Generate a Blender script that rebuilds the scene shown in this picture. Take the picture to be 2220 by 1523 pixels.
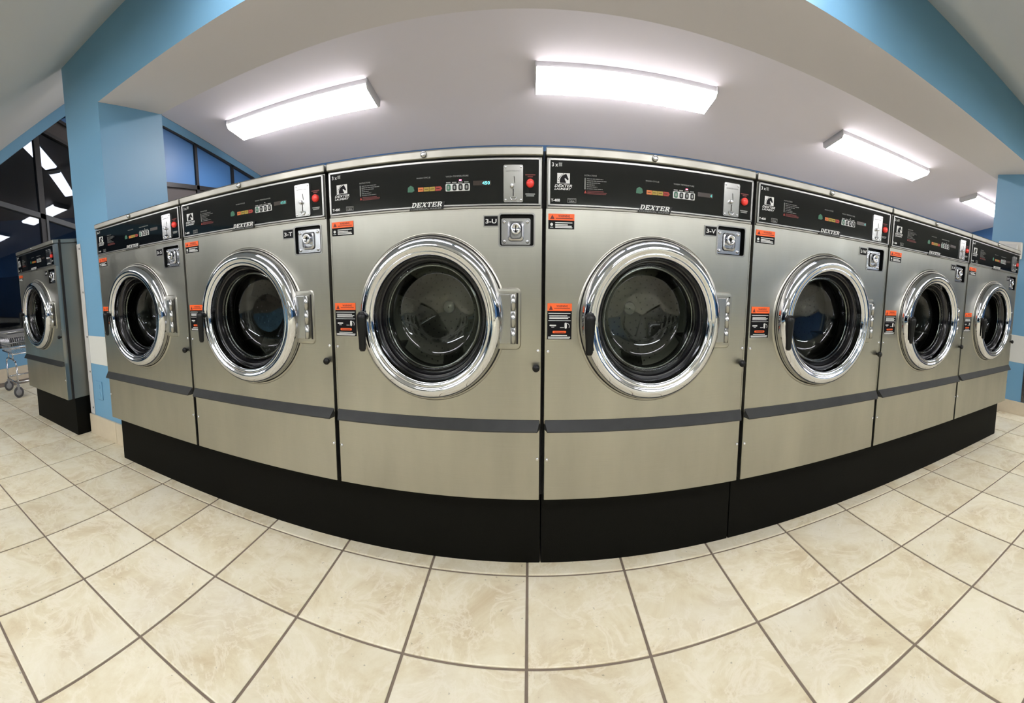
import bpy, bmesh, math, random
from mathutils import Matrix, Vector

# ------------------------------------------------------------------ scene, camera, light
sc = bpy.context.scene
for o in list(bpy.data.objects):
    bpy.data.objects.remove(o)
COL = sc.collection
random.seed(7)

# hand-held phone panorama: a cylinder camera, swept round one standing point
FU, FV, PX0, PY0, EYE = 924.35, 1020.0, 1148.27, 687.57, 0.9365
PITCH, ROLL, YAW = 0.1185, -0.0072, 0.0015
cam = bpy.data.cameras.new('camera')
cam.type = 'PANO'
cam.panorama_type = 'CENTRAL_CYLINDRICAL'
cam.central_cylindrical_range_u_min = -PX0 / FU
cam.central_cylindrical_range_u_max = (2220 - PX0) / FU
cam.central_cylindrical_range_v_min = -(1523 - PY0) / FV
cam.central_cylindrical_range_v_max = PY0 / FV
cam.central_cylindrical_radius = 1.0
cam.clip_start = 0.01
cam_ob = bpy.data.objects.new('camera', cam)
COL.objects.link(cam_ob)
sc.camera = cam_ob


def _rows():
    cy, sy = math.cos(YAW), math.sin(YAW)
    cp, sp = math.cos(PITCH), math.sin(PITCH)
    cr, sr = math.cos(ROLL), math.sin(ROLL)
    ym = Matrix(((cy, -sy, 0), (sy, cy, 0), (0, 0, 1)))
    pm = Matrix(((1, 0, 0), (0, cp, -sp), (0, sp, cp)))
    rm = Matrix(((cr, 0, -sr), (0, 1, 0), (sr, 0, cr)))
    return rm @ pm @ ym


_R = _rows()
_m = Matrix((_R[0], _R[2], -_R[1])).transposed().to_4x4()
_m.translation = (0, 0, EYE)
cam_ob.matrix_world = _m

world = bpy.data.worlds.new('night')
sc.world = world
world.use_nodes = True
world.node_tree.nodes['Background'].inputs[0].default_value = (0.008, 0.018, 0.04, 1)
world.node_tree.nodes['Background'].inputs[1].default_value = 0.25

sc.view_settings.view_transform = 'Standard'
sc.view_settings.look = 'None'
sc.view_settings.gamma = 1.0
sc.view_settings.use_curve_mapping = False
sc.view_settings.exposure = 0.82
sc.cycles.max_bounces = 7
sc.cycles.diffuse_bounces = 4
sc.cycles.glossy_bounces = 4
sc.cycles.transmission_bounces = 4
sc.cycles.transparent_max_bounces = 6
sc.cycles.caustics_refractive = False
sc.cycles.use_light_tree = False

LAMP_BACK = 16.5      # emission of the tube lights under the rear slope
FILL_FRONT = 9.0      # emission of unseen tube lights added over the aisle for light
FILL_FAR = 29.0       # emission of unseen tube lights added by the dryers to brighten the steel
FILL_SLOPE = 5.0      # emission of two unseen tube lights added on the front slope
LAMP_TINT = (1.0, 0.965, 0.985)

# ------------------------------------------------------------------ materials
MATS = {}


def nt(name):
    m = bpy.data.materials.new(name)
    m.use_nodes = True
    MATS[name] = m
    t = m.node_tree
    return m, t, t.nodes['Principled BSDF']


def plain(name, col, rough=0.5, metal=0.0, spec=0.5, noise=0.0, nscale=8.0, bump=0.0, bscale=200.0, coat=0.0):
    m, t, p = nt(name)
    p.inputs['Base Color'].default_value = (*col, 1)
    p.inputs['Roughness'].default_value = rough
    p.inputs['Metallic'].default_value = metal
    p.inputs['Specular IOR Level'].default_value = spec
    p.inputs['Coat Weight'].default_value = coat
    geo = t.nodes.new('ShaderNodeNewGeometry')
    if noise:
        n = t.nodes.new('ShaderNodeTexNoise')
        n.inputs['Scale'].default_value = nscale
        n.inputs['Detail'].default_value = 5
        t.links.new(geo.outputs['Position'], n.inputs['Vector'])
        mr = t.nodes.new('ShaderNodeMapRange')
        mr.inputs[3].default_value = 1 - noise
        mr.inputs[4].default_value = 1 + noise
        t.links.new(n.outputs[0], mr.inputs[0])
        mx = t.nodes.new('ShaderNodeMix')
        mx.data_type = 'RGBA'
        mx.blend_type = 'MULTIPLY'
        mx.inputs[0].default_value = 1
        mx.inputs[6].default_value = (*col, 1)
        t.links.new(mr.outputs[0], mx.inputs[7])
        t.links.new(mx.outputs[2], p.inputs['Base Color'])
    if bump:
        n = t.nodes.new('ShaderNodeTexNoise')
        n.inputs['Scale'].default_value = bscale
        n.inputs['Detail'].default_value = 2
        t.links.new(geo.outputs['Position'], n.inputs['Vector'])
        b = t.nodes.new('ShaderNodeBump')
        b.inputs['Strength'].default_value = bump
        b.inputs['Distance'].default_value = 0.002
        t.links.new(n.outputs[0], b.inputs['Height'])
        t.links.new(b.outputs[0], p.inputs['Normal'])
    return m


def emit(name, col, strength):
    m, t, p = nt(name)
    p.inputs['Base Color'].default_value = (*[min(1, c) for c in col], 1)
    p.inputs['Emission Color'].default_value = (*col, 1)
    p.inputs['Emission Strength'].default_value = strength
    return m


def steel(name, col, rough, aniso, rot, stain=0.10):
    m, t, p = nt(name)
    p.inputs['Metallic'].default_value = 1
    p.inputs['Anisotropic'].default_value = aniso
    p.inputs['Anisotropic Rotation'].default_value = rot
    tan = t.nodes.new('ShaderNodeCombineXYZ')
    tan.inputs[0].default_value = 1.0
    tan.inputs[1].default_value = 0.15
    t.links.new(tan.outputs[0], p.inputs['Tangent'])
    geo = t.nodes.new('ShaderNodeNewGeometry')
    # broad handling marks and faint vertical runs
    mp = t.nodes.new('ShaderNodeMapping')
    mp.inputs['Scale'].default_value = (7, 7, 1.6)
    t.links.new(geo.outputs['Position'], mp.inputs[0])
    n1 = t.nodes.new('ShaderNodeTexNoise')
    n1.inputs['Scale'].default_value = 1.0
    n1.inputs['Detail'].default_value = 5
    n1.inputs['Roughness'].default_value = 0.6
    t.links.new(mp.outputs[0], n1.inputs['Vector'])
    # brushing: very fine horizontal lines
    mp2 = t.nodes.new('ShaderNodeMapping')
    mp2.inputs['Scale'].default_value = (6, 6, 900)
    t.links.new(geo.outputs['Position'], mp2.inputs[0])
    n2 = t.nodes.new('ShaderNodeTexNoise')
    n2.inputs['Scale'].default_value = 1.0
    n2.inputs['Detail'].default_value = 2
    t.links.new(mp2.outputs[0], n2.inputs['Vector'])
    cr = t.nodes.new('ShaderNodeMapRange')
    cr.inputs[1].default_value = 0.3
    cr.inputs[2].default_value = 0.7
    cr.inputs[3].default_value = 1 - stain
    cr.inputs[4].default_value = 1 + stain * 0.5
    t.links.new(n1.outputs[0], cr.inputs[0])
    c2 = t.nodes.new('ShaderNodeMapRange')
    c2.inputs[3].default_value = 0.95
    c2.inputs[4].default_value = 1.05
    t.links.new(n2.outputs[0], c2.inputs[0])
    mu = t.nodes.new('ShaderNodeMath')
    mu.operation = 'MULTIPLY'
    t.links.new(cr.outputs[0], mu.inputs[0])
    t.links.new(c2.outputs[0], mu.inputs[1])
    mx = t.nodes.new('ShaderNodeMix')
    mx.data_type = 'RGBA'
    mx.blend_type = 'MULTIPLY'
    mx.inputs[0].default_value = 1
    mx.inputs[6].default_value = (*col, 1)
    t.links.new(mu.outputs[0], mx.inputs[7])
    t.links.new(mx.outputs[2], p.inputs['Base Color'])
    rr = t.nodes.new('ShaderNodeMapRange')
    rr.inputs[1].default_value = 0.3
    rr.inputs[2].default_value = 0.7
    rr.inputs[3].default_value = rough * 1.2
    rr.inputs[4].default_value = rough * 0.85
    t.links.new(n1.outputs[0], rr.inputs[0])
    t.links.new(rr.outputs[0], p.inputs['Roughness'])
    return m


def clear_glass(name, tint, ior=1.5, rough=0.0):
    m, t, p = nt(name)
    t.nodes.remove(p)
    out = t.nodes['Material Output']
    tr = t.nodes.new('ShaderNodeBsdfTransparent')
    tr.inputs[0].default_value = (*tint, 1)
    gl = t.nodes.new('ShaderNodeBsdfGlossy')
    gl.inputs['Color'].default_value = (0.95, 0.97, 1, 1)
    gl.inputs['Roughness'].default_value = rough
    fr = t.nodes.new('ShaderNodeFresnel')
    fr.inputs[0].default_value = ior
    mx = t.nodes.new('ShaderNodeMixShader')
    t.links.new(fr.outputs[0], mx.inputs[0])
    t.links.new(tr.outputs[0], mx.inputs[1])
    t.links.new(gl.outputs[0], mx.inputs[2])
    t.links.new(mx.outputs[0], out.inputs[0])
    return m


TILE = 0.3267
TX0, TY0 = -0.0007, 1.3117


def tile_mat():
    m, t, p = nt('travertine_tile')
    N, L = t.nodes.new, t.links.new
    geo = N('ShaderNodeNewGeometry')
    sub = N('ShaderNodeVectorMath'); sub.operation = 'SUBTRACT'
    sub.inputs[1].default_value = (TX0, TY0, 0)
    L(geo.outputs['Position'], sub.inputs[0])
    scl = N('ShaderNodeVectorMath'); scl.operation = 'SCALE'
    scl.inputs['Scale'].default_value = 1 / TILE
    L(sub.outputs[0], scl.inputs[0])
    sep = N('ShaderNodeSeparateXYZ')
    L(scl.outputs[0], sep.inputs[0])
    fl = N('ShaderNodeVectorMath'); fl.operation = 'FLOOR'
    L(scl.outputs[0], fl.inputs[0])
    cmb = N('ShaderNodeVectorMath'); cmb.operation = 'MULTIPLY'
    cmb.inputs[1].default_value = (1, 1, 0)
    L(fl.outputs[0], cmb.inputs[0])
    wn = N('ShaderNodeTexWhiteNoise'); wn.noise_dimensions = '2D'
    L(cmb.outputs[0], wn.inputs['Vector'])
    # each tile shows its own cut of the stone
    off = N('ShaderNodeVectorMath'); off.operation = 'SCALE'
    off.inputs['Scale'].default_value = 17.0
    L(wn.outputs['Color'], off.inputs[0])
    add = N('ShaderNodeVectorMath'); add.operation = 'ADD'
    L(geo.outputs['Position'], add.inputs[0]); L(off.outputs[0], add.inputs[1])
    n1 = N('ShaderNodeTexNoise'); n1.inputs['Scale'].default_value = 4.6; n1.inputs['Detail'].default_value = 9
    n1.inputs['Roughness'].default_value = 0.70; n1.inputs['Distortion'].default_value = 0.5
    L(add.outputs[0], n1.inputs['Vector'])
    r1 = N('ShaderNodeValToRGB')
    e = r1.color_ramp.elements
    e[0].position = 0.36; e[0].color = (0.585, 0.495, 0.325, 1)
    e[1].position = 0.63; e[1].color = (0.765, 0.72, 0.555, 1)
    k = e.new(0.49); k.color = (0.69, 0.625, 0.445, 1)
    L(n1.outputs[0], r1.inputs[0])
    # pale veins: thin ridges of a second noise
    n2 = N('ShaderNodeTexNoise'); n2.inputs['Scale'].default_value = 6.5; n2.inputs['Detail'].default_value = 9
    n2.inputs['Roughness'].default_value = 0.68; n2.inputs['Distortion'].default_value = 0.8
    L(add.outputs[0], n2.inputs['Vector'])
    r2 = N('ShaderNodeValToRGB')
    e = r2.color_ramp.elements
    e[0].position = 0.46; e[0].color = (0, 0, 0, 1)
    e[1].position = 0.54; e[1].color = (0, 0, 0, 1)
    k = e.new(0.50); k.color = (0.62, 0.62, 0.62, 1)
    L(n2.outputs[0], r2.inputs[0])
    mx = N('ShaderNodeMix'); mx.data_type = 'RGBA'
    L(r2.outputs[0], mx.inputs[0]); L(r1.outputs[0], mx.inputs[6])
    mx.inputs[7].default_value = (0.80, 0.75, 0.61, 1)
    # grey cool clouds
    n3 = N('ShaderNodeTexNoise'); n3.inputs['Scale'].default_value = 2.6; n3.inputs['Detail'].default_value = 3
    L(add.outputs[0], n3.inputs['Vector'])
    r3 = N('ShaderNodeMapRange'); r3.inputs[1].default_value = 0.5; r3.inputs[2].default_value = 0.75
    r3.inputs[3].default_value = 0; r3.inputs[4].default_value = 0.55
    L(n3.outputs[0], r3.inputs[0])
    mx2 = N('ShaderNodeMix'); mx2.data_type = 'RGBA'
    L(r3.outputs[0], mx2.inputs[0]); L(mx.outputs[2], mx2.inputs[6])
    mx2.inputs[7].default_value = (0.73, 0.705, 0.60, 1)
    # pits
    n4 = N('ShaderNodeTexNoise'); n4.inputs['Scale'].default_value = 75; n4.inputs['Detail'].default_value = 2
    L(add.outputs[0], n4.inputs['Vector'])
    r4 = N('ShaderNodeMapRange'); r4.inputs[1].default_value = 0.24; r4.inputs[2].default_value = 0.29
    r4.inputs[3].default_value = 0.62; r4.inputs[4].default_value = 1
    L(n4.outputs[0], r4.inputs[0])
    mx3 = N('ShaderNodeMix'); mx3.data_type = 'RGBA'; mx3.blend_type = 'MULTIPLY'; mx3.inputs[0].default_value = 1
    L(mx2.outputs[2], mx3.inputs[6]); L(r4.outputs[0], mx3.inputs[7])
    tv = N('ShaderNodeMapRange'); tv.inputs[3].default_value = 0.93; tv.inputs[4].default_value = 1.05
    L(wn.outputs['Value'], tv.inputs[0])
    mx4 = N('ShaderNodeMix'); mx4.data_type = 'RGBA'; mx4.blend_type = 'MULTIPLY'; mx4.inputs[0].default_value = 1
    L(mx3.outputs[2], mx4.inputs[6]); L(tv.outputs[0], mx4.inputs[7])
    L(mx4.outputs[2], p.inputs['Base Color'])
    p.inputs['Roughness'].default_value = 0.42
    p.inputs['Specular IOR Level'].default_value = 0.35
    b = N('ShaderNodeBump'); b.inputs['Strength'].default_value = 0.12; b.inputs['Distance'].default_value = 0.002
    L(n1.outputs[0], b.inputs['Height']); L(b.outputs[0], p.inputs['Normal'])
    return m


tile_mat()
plain('grout', (0.19, 0.15, 0.115), 0.9, noise=0.25, nscale=30)
plain('grout_light', (0.33, 0.28, 0.21), 0.9)
plain('base_tile', (0.62, 0.54, 0.40), 0.45, noise=0.12, nscale=14)
plain('ceiling_lamplit', (0.685, 0.65, 0.69), 0.9, bump=0.15, bscale=120)  # same paint as the other ceilings, pinkish lamplight put into the colour
plain('ceiling_dim', (0.57, 0.59, 0.60), 0.9, bump=0.15, bscale=120)  # same ceiling paint, its dimmer light put into the colour
plain('soffit_paint', (0.63, 0.60, 0.60), 0.9, bump=0.12, bscale=120)
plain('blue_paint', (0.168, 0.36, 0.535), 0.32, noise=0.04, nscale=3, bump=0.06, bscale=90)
plain('blue_reflection', (0.055, 0.16, 0.36), 0.45)  # blue wall reflected in the upper panes, put into panel colour
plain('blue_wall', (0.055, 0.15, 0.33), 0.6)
plain('white_band', (0.66, 0.67, 0.63), 0.4)
plain('white_metal', (0.62, 0.62, 0.60), 0.4)
plain('white_plastic', (0.72, 0.70, 0.64), 0.4)
plain('black_plinth', (0.0018, 0.0019, 0.0011), 0.55, spec=0.12, noise=0.2, nscale=60, bump=0.3, bscale=420)
plain('black_plastic', (0.004, 0.0045, 0.0045), 0.36, spec=0.25)
plain('polished_black', (0.006, 0.006, 0.007), 0.16, spec=0.6)
plain('black_rubber', (0.008, 0.008, 0.008), 0.45, spec=0.35)
plain('black_print', (0.004, 0.004, 0.005), 0.5, spec=0.12)
plain('panel_glass', (0.003, 0.004, 0.005), 0.045, spec=0.5)
plain('ledge_grey', (0.030, 0.032, 0.032), 0.42, metal=0.3, noise=0.3, nscale=25)
plain('dark_gap', (0.01, 0.009, 0.008), 0.8)
plain('white_print', (0.55, 0.56, 0.55), 0.6)
plain('grey_print', (0.22, 0.23, 0.22), 0.6)
plain('dim_print', (0.10, 0.105, 0.10), 0.6)
plain('red_print', (0.25, 0.022, 0.012), 0.6)
plain('maroon_print', (0.10, 0.012, 0.009), 0.6)
plain('orange_print', (0.74, 0.10, 0.010), 0.5)
plain('amber_print', (0.42, 0.11, 0.012), 0.5)
plain('yellow_print', (0.26, 0.18, 0.010), 0.5)
plain('green_print', (0.010, 0.09, 0.045), 0.5)
plain('red_button', (0.62, 0.03, 0.02), 0.3)
emit('led_red', (1.0, 0.10, 0.22), 5.0)
emit('digit_cyan', (0.12, 0.75, 0.80), 1.6)
emit('digit_dim', (0.05, 0.40, 0.36), 0.45)
plain('display_window', (0.03, 0.022, 0.018), 0.2)
steel('brushed_steel', (0.425, 0.416, 0.366), 0.33, 0.75, 0.0)
steel('lid_steel', (0.25, 0.246, 0.215), 0.42, 0.5, 0.0, 0.06)
plain('cabinet_steel', (0.21, 0.21, 0.185), 0.42, metal=0.55, noise=0.15, nscale=5)
plain('chrome', (0.64, 0.655, 0.69), 0.035, metal=1)
plain('satin_metal', (0.40, 0.405, 0.395), 0.24, metal=1)
plain('cast_metal', (0.50, 0.51, 0.53), 0.24, metal=1)
plain('trim_metal', (0.29, 0.293, 0.28), 0.36, metal=1)
plain('drum_steel', (0.095, 0.097, 0.085), 0.36, metal=1)
plain('drum_dark', (0.035, 0.036, 0.033), 0.45, metal=0.6)
plain('spindle_metal', (0.55, 0.56, 0.52), 0.5, metal=0.4)
clear_glass('door_glass', (0.66, 0.69, 0.64), 1.5)
clear_glass('window_glass', (0.75, 0.8, 0.85), 1.35)
plain('mullion_dark', (0.015, 0.014, 0.014), 0.4)
plain('mullion_grey', (0.075, 0.08, 0.085), 0.4, metal=0.3)
plain('asphalt', (0.03, 0.03, 0.03), 0.9, noise=0.3, nscale=5)
plain('night_wall', (0.035, 0.03, 0.028), 0.9, noise=0.3, nscale=2)
plain('brown_reflection', (0.055, 0.045, 0.042), 0.6)  # brown reflection in the panes, put into panel colour
plain('fixture_white', (0.66, 0.65, 0.66), 0.45)
emit('lens_rear', LAMP_TINT, LAMP_BACK)
emit('fill_lens_front', LAMP_TINT, FILL_FRONT)
emit('fill_lens_far', (0.95, 0.985, 1.0), FILL_FAR)
emit('fill_lens_slope', LAMP_TINT, FILL_SLOPE)
emit('lens_reflection', (0.95, 0.92, 1.0), 1.3)
plain('diamond_plate', (0.20, 0.20, 0.20), 0.35, metal=1)
plain('dryer_white', (0.36, 0.36, 0.33), 0.45)
plain('dryer_glass', (0.01, 0.01, 0.012), 0.1)
plain('cart_chrome', (0.62, 0.63, 0.66), 0.18, metal=1)
plain('cart_wheel', (0.06, 0.06, 0.065), 0.5)
plain('wheel_grey', (0.25, 0.25, 0.26), 0.5)


# ------------------------------------------------------------------ mesh helpers
class MB:
    """collects simple shapes into one mesh"""

    def __init__(self):
        self.v, self.f, self.smooth, self.mi = [], [], [], []

    def add(self, vs, fs, smooth=False, mi=0):
        b = len(self.v)
        self.v += [tuple(p) for p in vs]
        for f in fs:
            self.f.append([b + i for i in f])
            self.smooth.append(smooth)
            self.mi.append(mi)
        return self

    def box(self, x0, x1, y0, y1, z0, z1, mi=0):
        vs = [(x, y, z) for x in (x0, x1) for y in (y0, y1) for z in (z0, z1)]
        return self.add(vs, [(0, 1, 3, 2), (4, 6, 7, 5), (0, 4, 5, 1), (2, 3, 7, 6), (0, 2, 6, 4), (1, 5, 7, 3)], mi=mi)

    def bbox(self, x0, x1, y0, y1, z0, z1, b):
        """box with every edge chamfered by b"""
        bm = bmesh.new()
        bmesh.ops.create_cube(bm, size=1.0)
        for v in bm.verts:
            v.co = ((x0 + x1) / 2 + v.co.x * (x1 - x0), (y0 + y1) / 2 + v.co.y * (y1 - y0), (z0 + z1) / 2 + v.co.z * (z1 - z0))
        bmesh.ops.bevel(bm, geom=list(bm.edges), offset=b, segments=2, profile=0.5, affect='EDGES')
        return self.take(bm)

    def take(self, bm, smooth=False):
        bm.verts.index_update()
        self.add([v.co[:] for v in bm.verts], [[v.index for v in f.verts] for f in bm.faces], smooth)
        bm.free()
        return self

    def rrect_pts(self, x0, x1, z0, z1, r, n=5):
        pts = []
        for cx, cz, a0 in ((x1 - r, z1 - r, 0), (x0 + r, z1 - r, 90), (x0 + r, z0 + r, 180), (x1 - r, z0 + r, 270)):
            for i in range(n + 1):
                a = math.radians(a0 + 90 * i / n)
                pts.append((cx + r * math.cos(a), cz + r * math.sin(a)))
        return pts

    def prism(self, pts, y0, y1, mi=0):
        """polygon in (x,z), pushed from y0 (front) to y1"""
        n = len(pts)
        vs = [(x, y0, z) for x, z in pts] + [(x, y1, z) for x, z in pts]
        fs = [list(range(n)), list(range(2 * n - 1, n - 1, -1))]
        fs += [(i, i + n, (i + 1) % n + n, (i + 1) % n) for i in range(n)]
        return self.add(vs, fs, mi=mi)

    def flat(self, pts, y):
        return self.add([(x, y, z) for x, z in pts], [list(range(len(pts)))])

    def rect(self, x0, x1, z0, z1, y):
        return self.flat([(x0, z0), (x1, z0), (x1, z1), (x0, z1)], y)

    def lathe(self, prof, cx, cz, n=64, smooth=True, a0=0.0, a1=2 * math.pi):
        """profile of (radius, y) turned about the y axis through (cx, cz)"""
        m = len(prof)
        full = abs(a1 - a0 - 2 * math.pi) < 1e-6
        k = n if full else n + 1
        vs = []
        for i in range(k):
            a = a0 + (a1 - a0) * i / n
            c, s = math.cos(a), math.sin(a)
            vs += [(cx + r * c, y, cz + r * s) for r, y in prof]
        fs = []
        for i in range(n):
            j = (i + 1) % k
            for q in range(m - 1):
                fs.append((i * m + q, i * m + q + 1, j * m + q + 1, j * m + q))
        return self.add(vs, fs, smooth)

    def disc(self, cx, cz, r, y, n=32, sx=1.0):
        return self.flat([(cx + sx * r * math.cos(2 * math.pi * i / n), cz + r * math.sin(2 * math.pi * i / n)) for i in range(n)], y)

    def dome(self, cx, cz, r, h, y=0.0, n=20):
        """button or bolt head standing out by h towards -y"""
        prof = [(r, y), (r, y - h * 0.55), (r * 0.82, y - h * 0.9), (r * 0.45, y - h), (0.0001, y - h)]
        return self.lathe(prof, cx, cz, n)

    def tube(self, a, b, r, n=8):
        a, b = Vector(a), Vector(b)
        d = (b - a).normalized()
        u = d.orthogonal().normalized()
        w = d.cross(u)
        vs = []
        for p in (a, b):
            vs += [p + r * (u * math.cos(2 * math.pi * i / n) + w * math.sin(2 * math.pi * i / n)) for i in range(n)]
        fs = [(i, (i + 1) % n, (i + 1) % n + n, i + n) for i in range(n)] + [list(range(n))[::-1], list(range(n, 2 * n))]
        return self.add(vs, fs, True)

    def path(self, pts, r, n=8):
        for a, b in zip(pts, pts[1:]):
            self.tube(a, b, r, n)
        return self

    def mesh(self, name, mats):
        me = bpy.data.meshes.new(name)
        me.from_pydata(self.v, [], self.f)
        me.polygons.foreach_set('use_smooth', self.smooth)
        me.polygons.foreach_set('material_index', self.mi)
        for k in ([mats] if isinstance(mats, str) else mats):
            me.materials.append(MATS[k])
        bm = bmesh.new()
        bm.from_mesh(me)
        bmesh.ops.recalc_face_normals(bm, faces=list(bm.faces))
        bm.to_mesh(me)
        bm.free()
        me.update()
        return me


def put(name, me, parent=None, loc=None, label=None, cat=None, group=None, kind=None, rot=None):
    o = bpy.data.objects.new(name, me)
    COL.objects.link(o)
    if parent is not None:
        o.parent = parent
    if loc is not None:
        o.location = loc
    if rot is not None:
        o.rotation_euler = rot
    if label:
        o['label'] = label
    if cat:
        o['category'] = cat
    if group:
        o['group'] = group
    if kind:
        o['kind'] = kind
    return o


def struct(name, mb, mats, parent=None, label=None):
    return put(name, mb.mesh(name, mats), parent, kind=None if parent else 'structure', label=label)


_fonts = {}
ORD = ('first', 'second', 'third', 'fourth', 'fifth', 'sixth', 'seventh', 'eighth', 'ninth')


def text_mesh(name, s, x0, x1, zc, h, y, mat, shear=0.0, bold=0.0):
    """lettering standing in the x-z plane, read from -y; x0..x1 wide, h high, centred on height zc"""
    cu = bpy.data.curves.new('t', 'FONT')
    cu.body = s
    cu.size = 1.0
    cu.shear = shear
    cu.offset = bold
    cu.resolution_u = 2
    cu.fill_mode = 'FRONT'
    ob = bpy.data.objects.new('t', cu)
    COL.objects.link(ob)
    dg = bpy.context.evaluated_depsgraph_get()
    me = bpy.data.meshes.new_from_object(ob.evaluated_get(dg))
    bpy.data.objects.remove(ob)
    bpy.data.curves.remove(cu)
    xs = [v.co.x for v in me.vertices]
    ys = [v.co.y for v in me.vertices]
    ax, bx_, ay, by = min(xs), max(xs), min(ys), max(ys)
    for v in me.vertices:
        u = (v.co.x - ax) / (bx_ - ax)
        w = (v.co.y - ay) / (by - ay)
        v.co = (x0 + u * (x1 - x0), y, zc - h / 2 + w * h)
    me.name = name
    me.materials.clear()
    me.materials.append(MATS[mat])
    return me


# ------------------------------------------------------------------ the room
XL, XR, YF, YB = -4.8, 11.13, -5.2, 6.82
ZF = 1.655                       # low ceiling over the aisle
YFOLD = 0.45
RIDGE = (3.29, 3.354)
ZB = 2.552


def ceil_z(y):
    if y < YFOLD:
        return ZF
    if y < RIDGE[0]:
        return ZF + (y - YFOLD) * (RIDGE[1] - ZF) / (RIDGE[0] - YFOLD)
    return RIDGE[1] + (y - RIDGE[0]) * (ZB - RIDGE[1]) / (YB - RIDGE[0])


# floor: dark bed for the joints, tiles laid on it
floor = struct('floor', MB().box(XL - 0.1, XR, YF, YB, -0.10, -0.0035), 'grout', label='cream travertine tile floor with dark joints')
half = TILE / 2 - 0.0042


def tile_mb():
    mb = MB()
    b, z0, z1 = 0.0025, -0.0034, 0.0
    ring = lambda r, z: [(-r, -r, z), (r, -r, z), (r, r, z), (-r, r, z)]
    vs = ring(half, z0) + ring(half, z1 - 0.0012) + ring(half - b, z1)
    fs = []
    for k in (0, 4):
        fs += [(k + i, k + (i + 1) % 4, k + 4 + (i + 1) % 4, k + 4 + i) for i in range(4)]
    fs.append((8, 9, 10, 11))
    return mb.add(vs, fs)


tile_me = tile_mb().mesh('floor_tile', 'travertine_tile')
rest = MB()
proto_v = [v.co[:] for v in tile_me.vertices]
proto_f = [list(p.vertices) for p in tile_me.polygons]
ntile = 0
for i in range(-15, 34):
    for j in range(-17, 20):
        cx, cy = TX0 + (i + 0.5) * TILE, TY0 - (j + 0.5) * TILE
        if not (XL < cx - half and cx + half < XR and YF < cy - half and cy + half < YB):
            continue
        near = (-4.9 < cx < 4.6 and 0.25 < cy < 1.5) or (cx < -2.4 and 0.25 < cy < 3.2)
        if near:
            put('floor_tile', tile_me, floor, (cx, cy, 0))
            ntile += 1
        else:
            rest.add([(x + cx, y + cy, z) for x, y, z in proto_v], proto_f)
put('floor_tile_field', rest.mesh('floor_tile_field', 'travertine_tile'), floor, kind='stuff')


def slab(pts_yz, x0, x1):
    """profile in (y,z) pushed along x"""
    n = len(pts_yz)
    vs = [(x0, y, z) for y, z in pts_yz] + [(x1, y, z) for y, z in pts_yz]
    fs = [list(range(n)), list(range(2 * n - 1, n - 1, -1))] + [(i, i + n, (i + 1) % n + n, (i + 1) % n) for i in range(n)]
    return vs, fs


def strip(y0, z0, y1, z1, t=0.12):
    return [(y0, z0), (y1, z1), (y1, z1 + t), (y0, z0 + t)]


def slabmb(prof, x0, x1):
    v, f = slab(prof, x0, x1)
    return MB().add(v, f)


struct('ceiling_aisle', slabmb(strip(YF, ZF, YFOLD, ZF), XL, XR), 'ceiling_dim', label='low flat painted ceiling over the aisle')
struct('ceiling_front_slope', slabmb(strip(YFOLD, ZF, *RIDGE), XL, XR), 'ceiling_dim', label='white ceiling slope, greyed for dim light, in front of the blue beam')
struct('ceiling_rear_slope', slabmb(strip(*RIDGE, YB, ZB), XL, XR), 'ceiling_lamplit', label='white ceiling slope, tinted pinkish for its lamplight, behind the washers')
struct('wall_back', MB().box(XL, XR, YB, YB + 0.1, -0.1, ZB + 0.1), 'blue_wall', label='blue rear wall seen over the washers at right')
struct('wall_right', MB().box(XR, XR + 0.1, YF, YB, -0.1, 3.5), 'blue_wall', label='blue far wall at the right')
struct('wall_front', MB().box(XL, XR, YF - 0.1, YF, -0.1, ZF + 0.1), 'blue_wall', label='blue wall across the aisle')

# ---- left gable wall with its glazing
SILL = 0.37
wl = struct('wall_left', MB().box(XL - 0.12, XL, YF, YB, -0.1, SILL), 'blue_paint', label='low blue wall under the dark windows')
# painted blue rake band below the ceiling slopes
RAKE = 0.13
prof = [(YFOLD, ZF), RIDGE, (YB, ZB), (YB, ZB - RAKE * 0.75), (RIDGE[0], RIDGE[1] - RAKE * 1.05), (YFOLD, ZF - RAKE)]
struct('trim_1', slabmb(prof, XL - 0.1, XL - 0.005), 'blue_paint', label='blue sloping band along the top of the gable')
struct('trim_2', MB().box(XL - 0.1, XL - 0.005, YF, YFOLD, ZF - RAKE, ZF), 'blue_paint', label='blue band above the side window')
bb = struct('baseboard_left', MB().box(XL, XL + 0.010, YF, YB, 0, 0.15), 'grout_light', label='stone tile baseboard below the window wall')
btile = MB().box(-0.1615, 0.1615, -0.006, 0.0, 0.002, 0.150).mesh('baseboard_tile', 'base_tile')
for k in range(12):
    put('baseboard_tile', btile, bb, (XL + 0.010, 0.3 + k * 0.327, 0), rot=(0, 0, math.pi / 2))

win = bpy.data.objects.new('window_1', None)
COL.objects.link(win)
win.location = (XL, 2.4, SILL)
win['kind'] = 'structure'
win['label'] = 'dark gable window with grey glazing bars'


def wput(name, mb, mat):
    me = mb.mesh(name, mat)
    o = put(name, me, win)
    o.matrix_parent_inverse = Matrix.Translation(win.location).inverted()
    return o


XG = XL - 0.045


def ypane(pts):
    """thin pane in the gable plane, polygon in (y,z)"""
    n = len(pts)
    vs = [(XG - 0.003, y, z) for y, z in pts] + [(XG + 0.003, y, z) for y, z in pts]
    return MB().add(vs, [list(range(n)), list(range(2 * n - 1, n - 1, -1))] + [(i, i + n, (i + 1) % n + n, (i + 1) % n) for i in range(n)])


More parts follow.
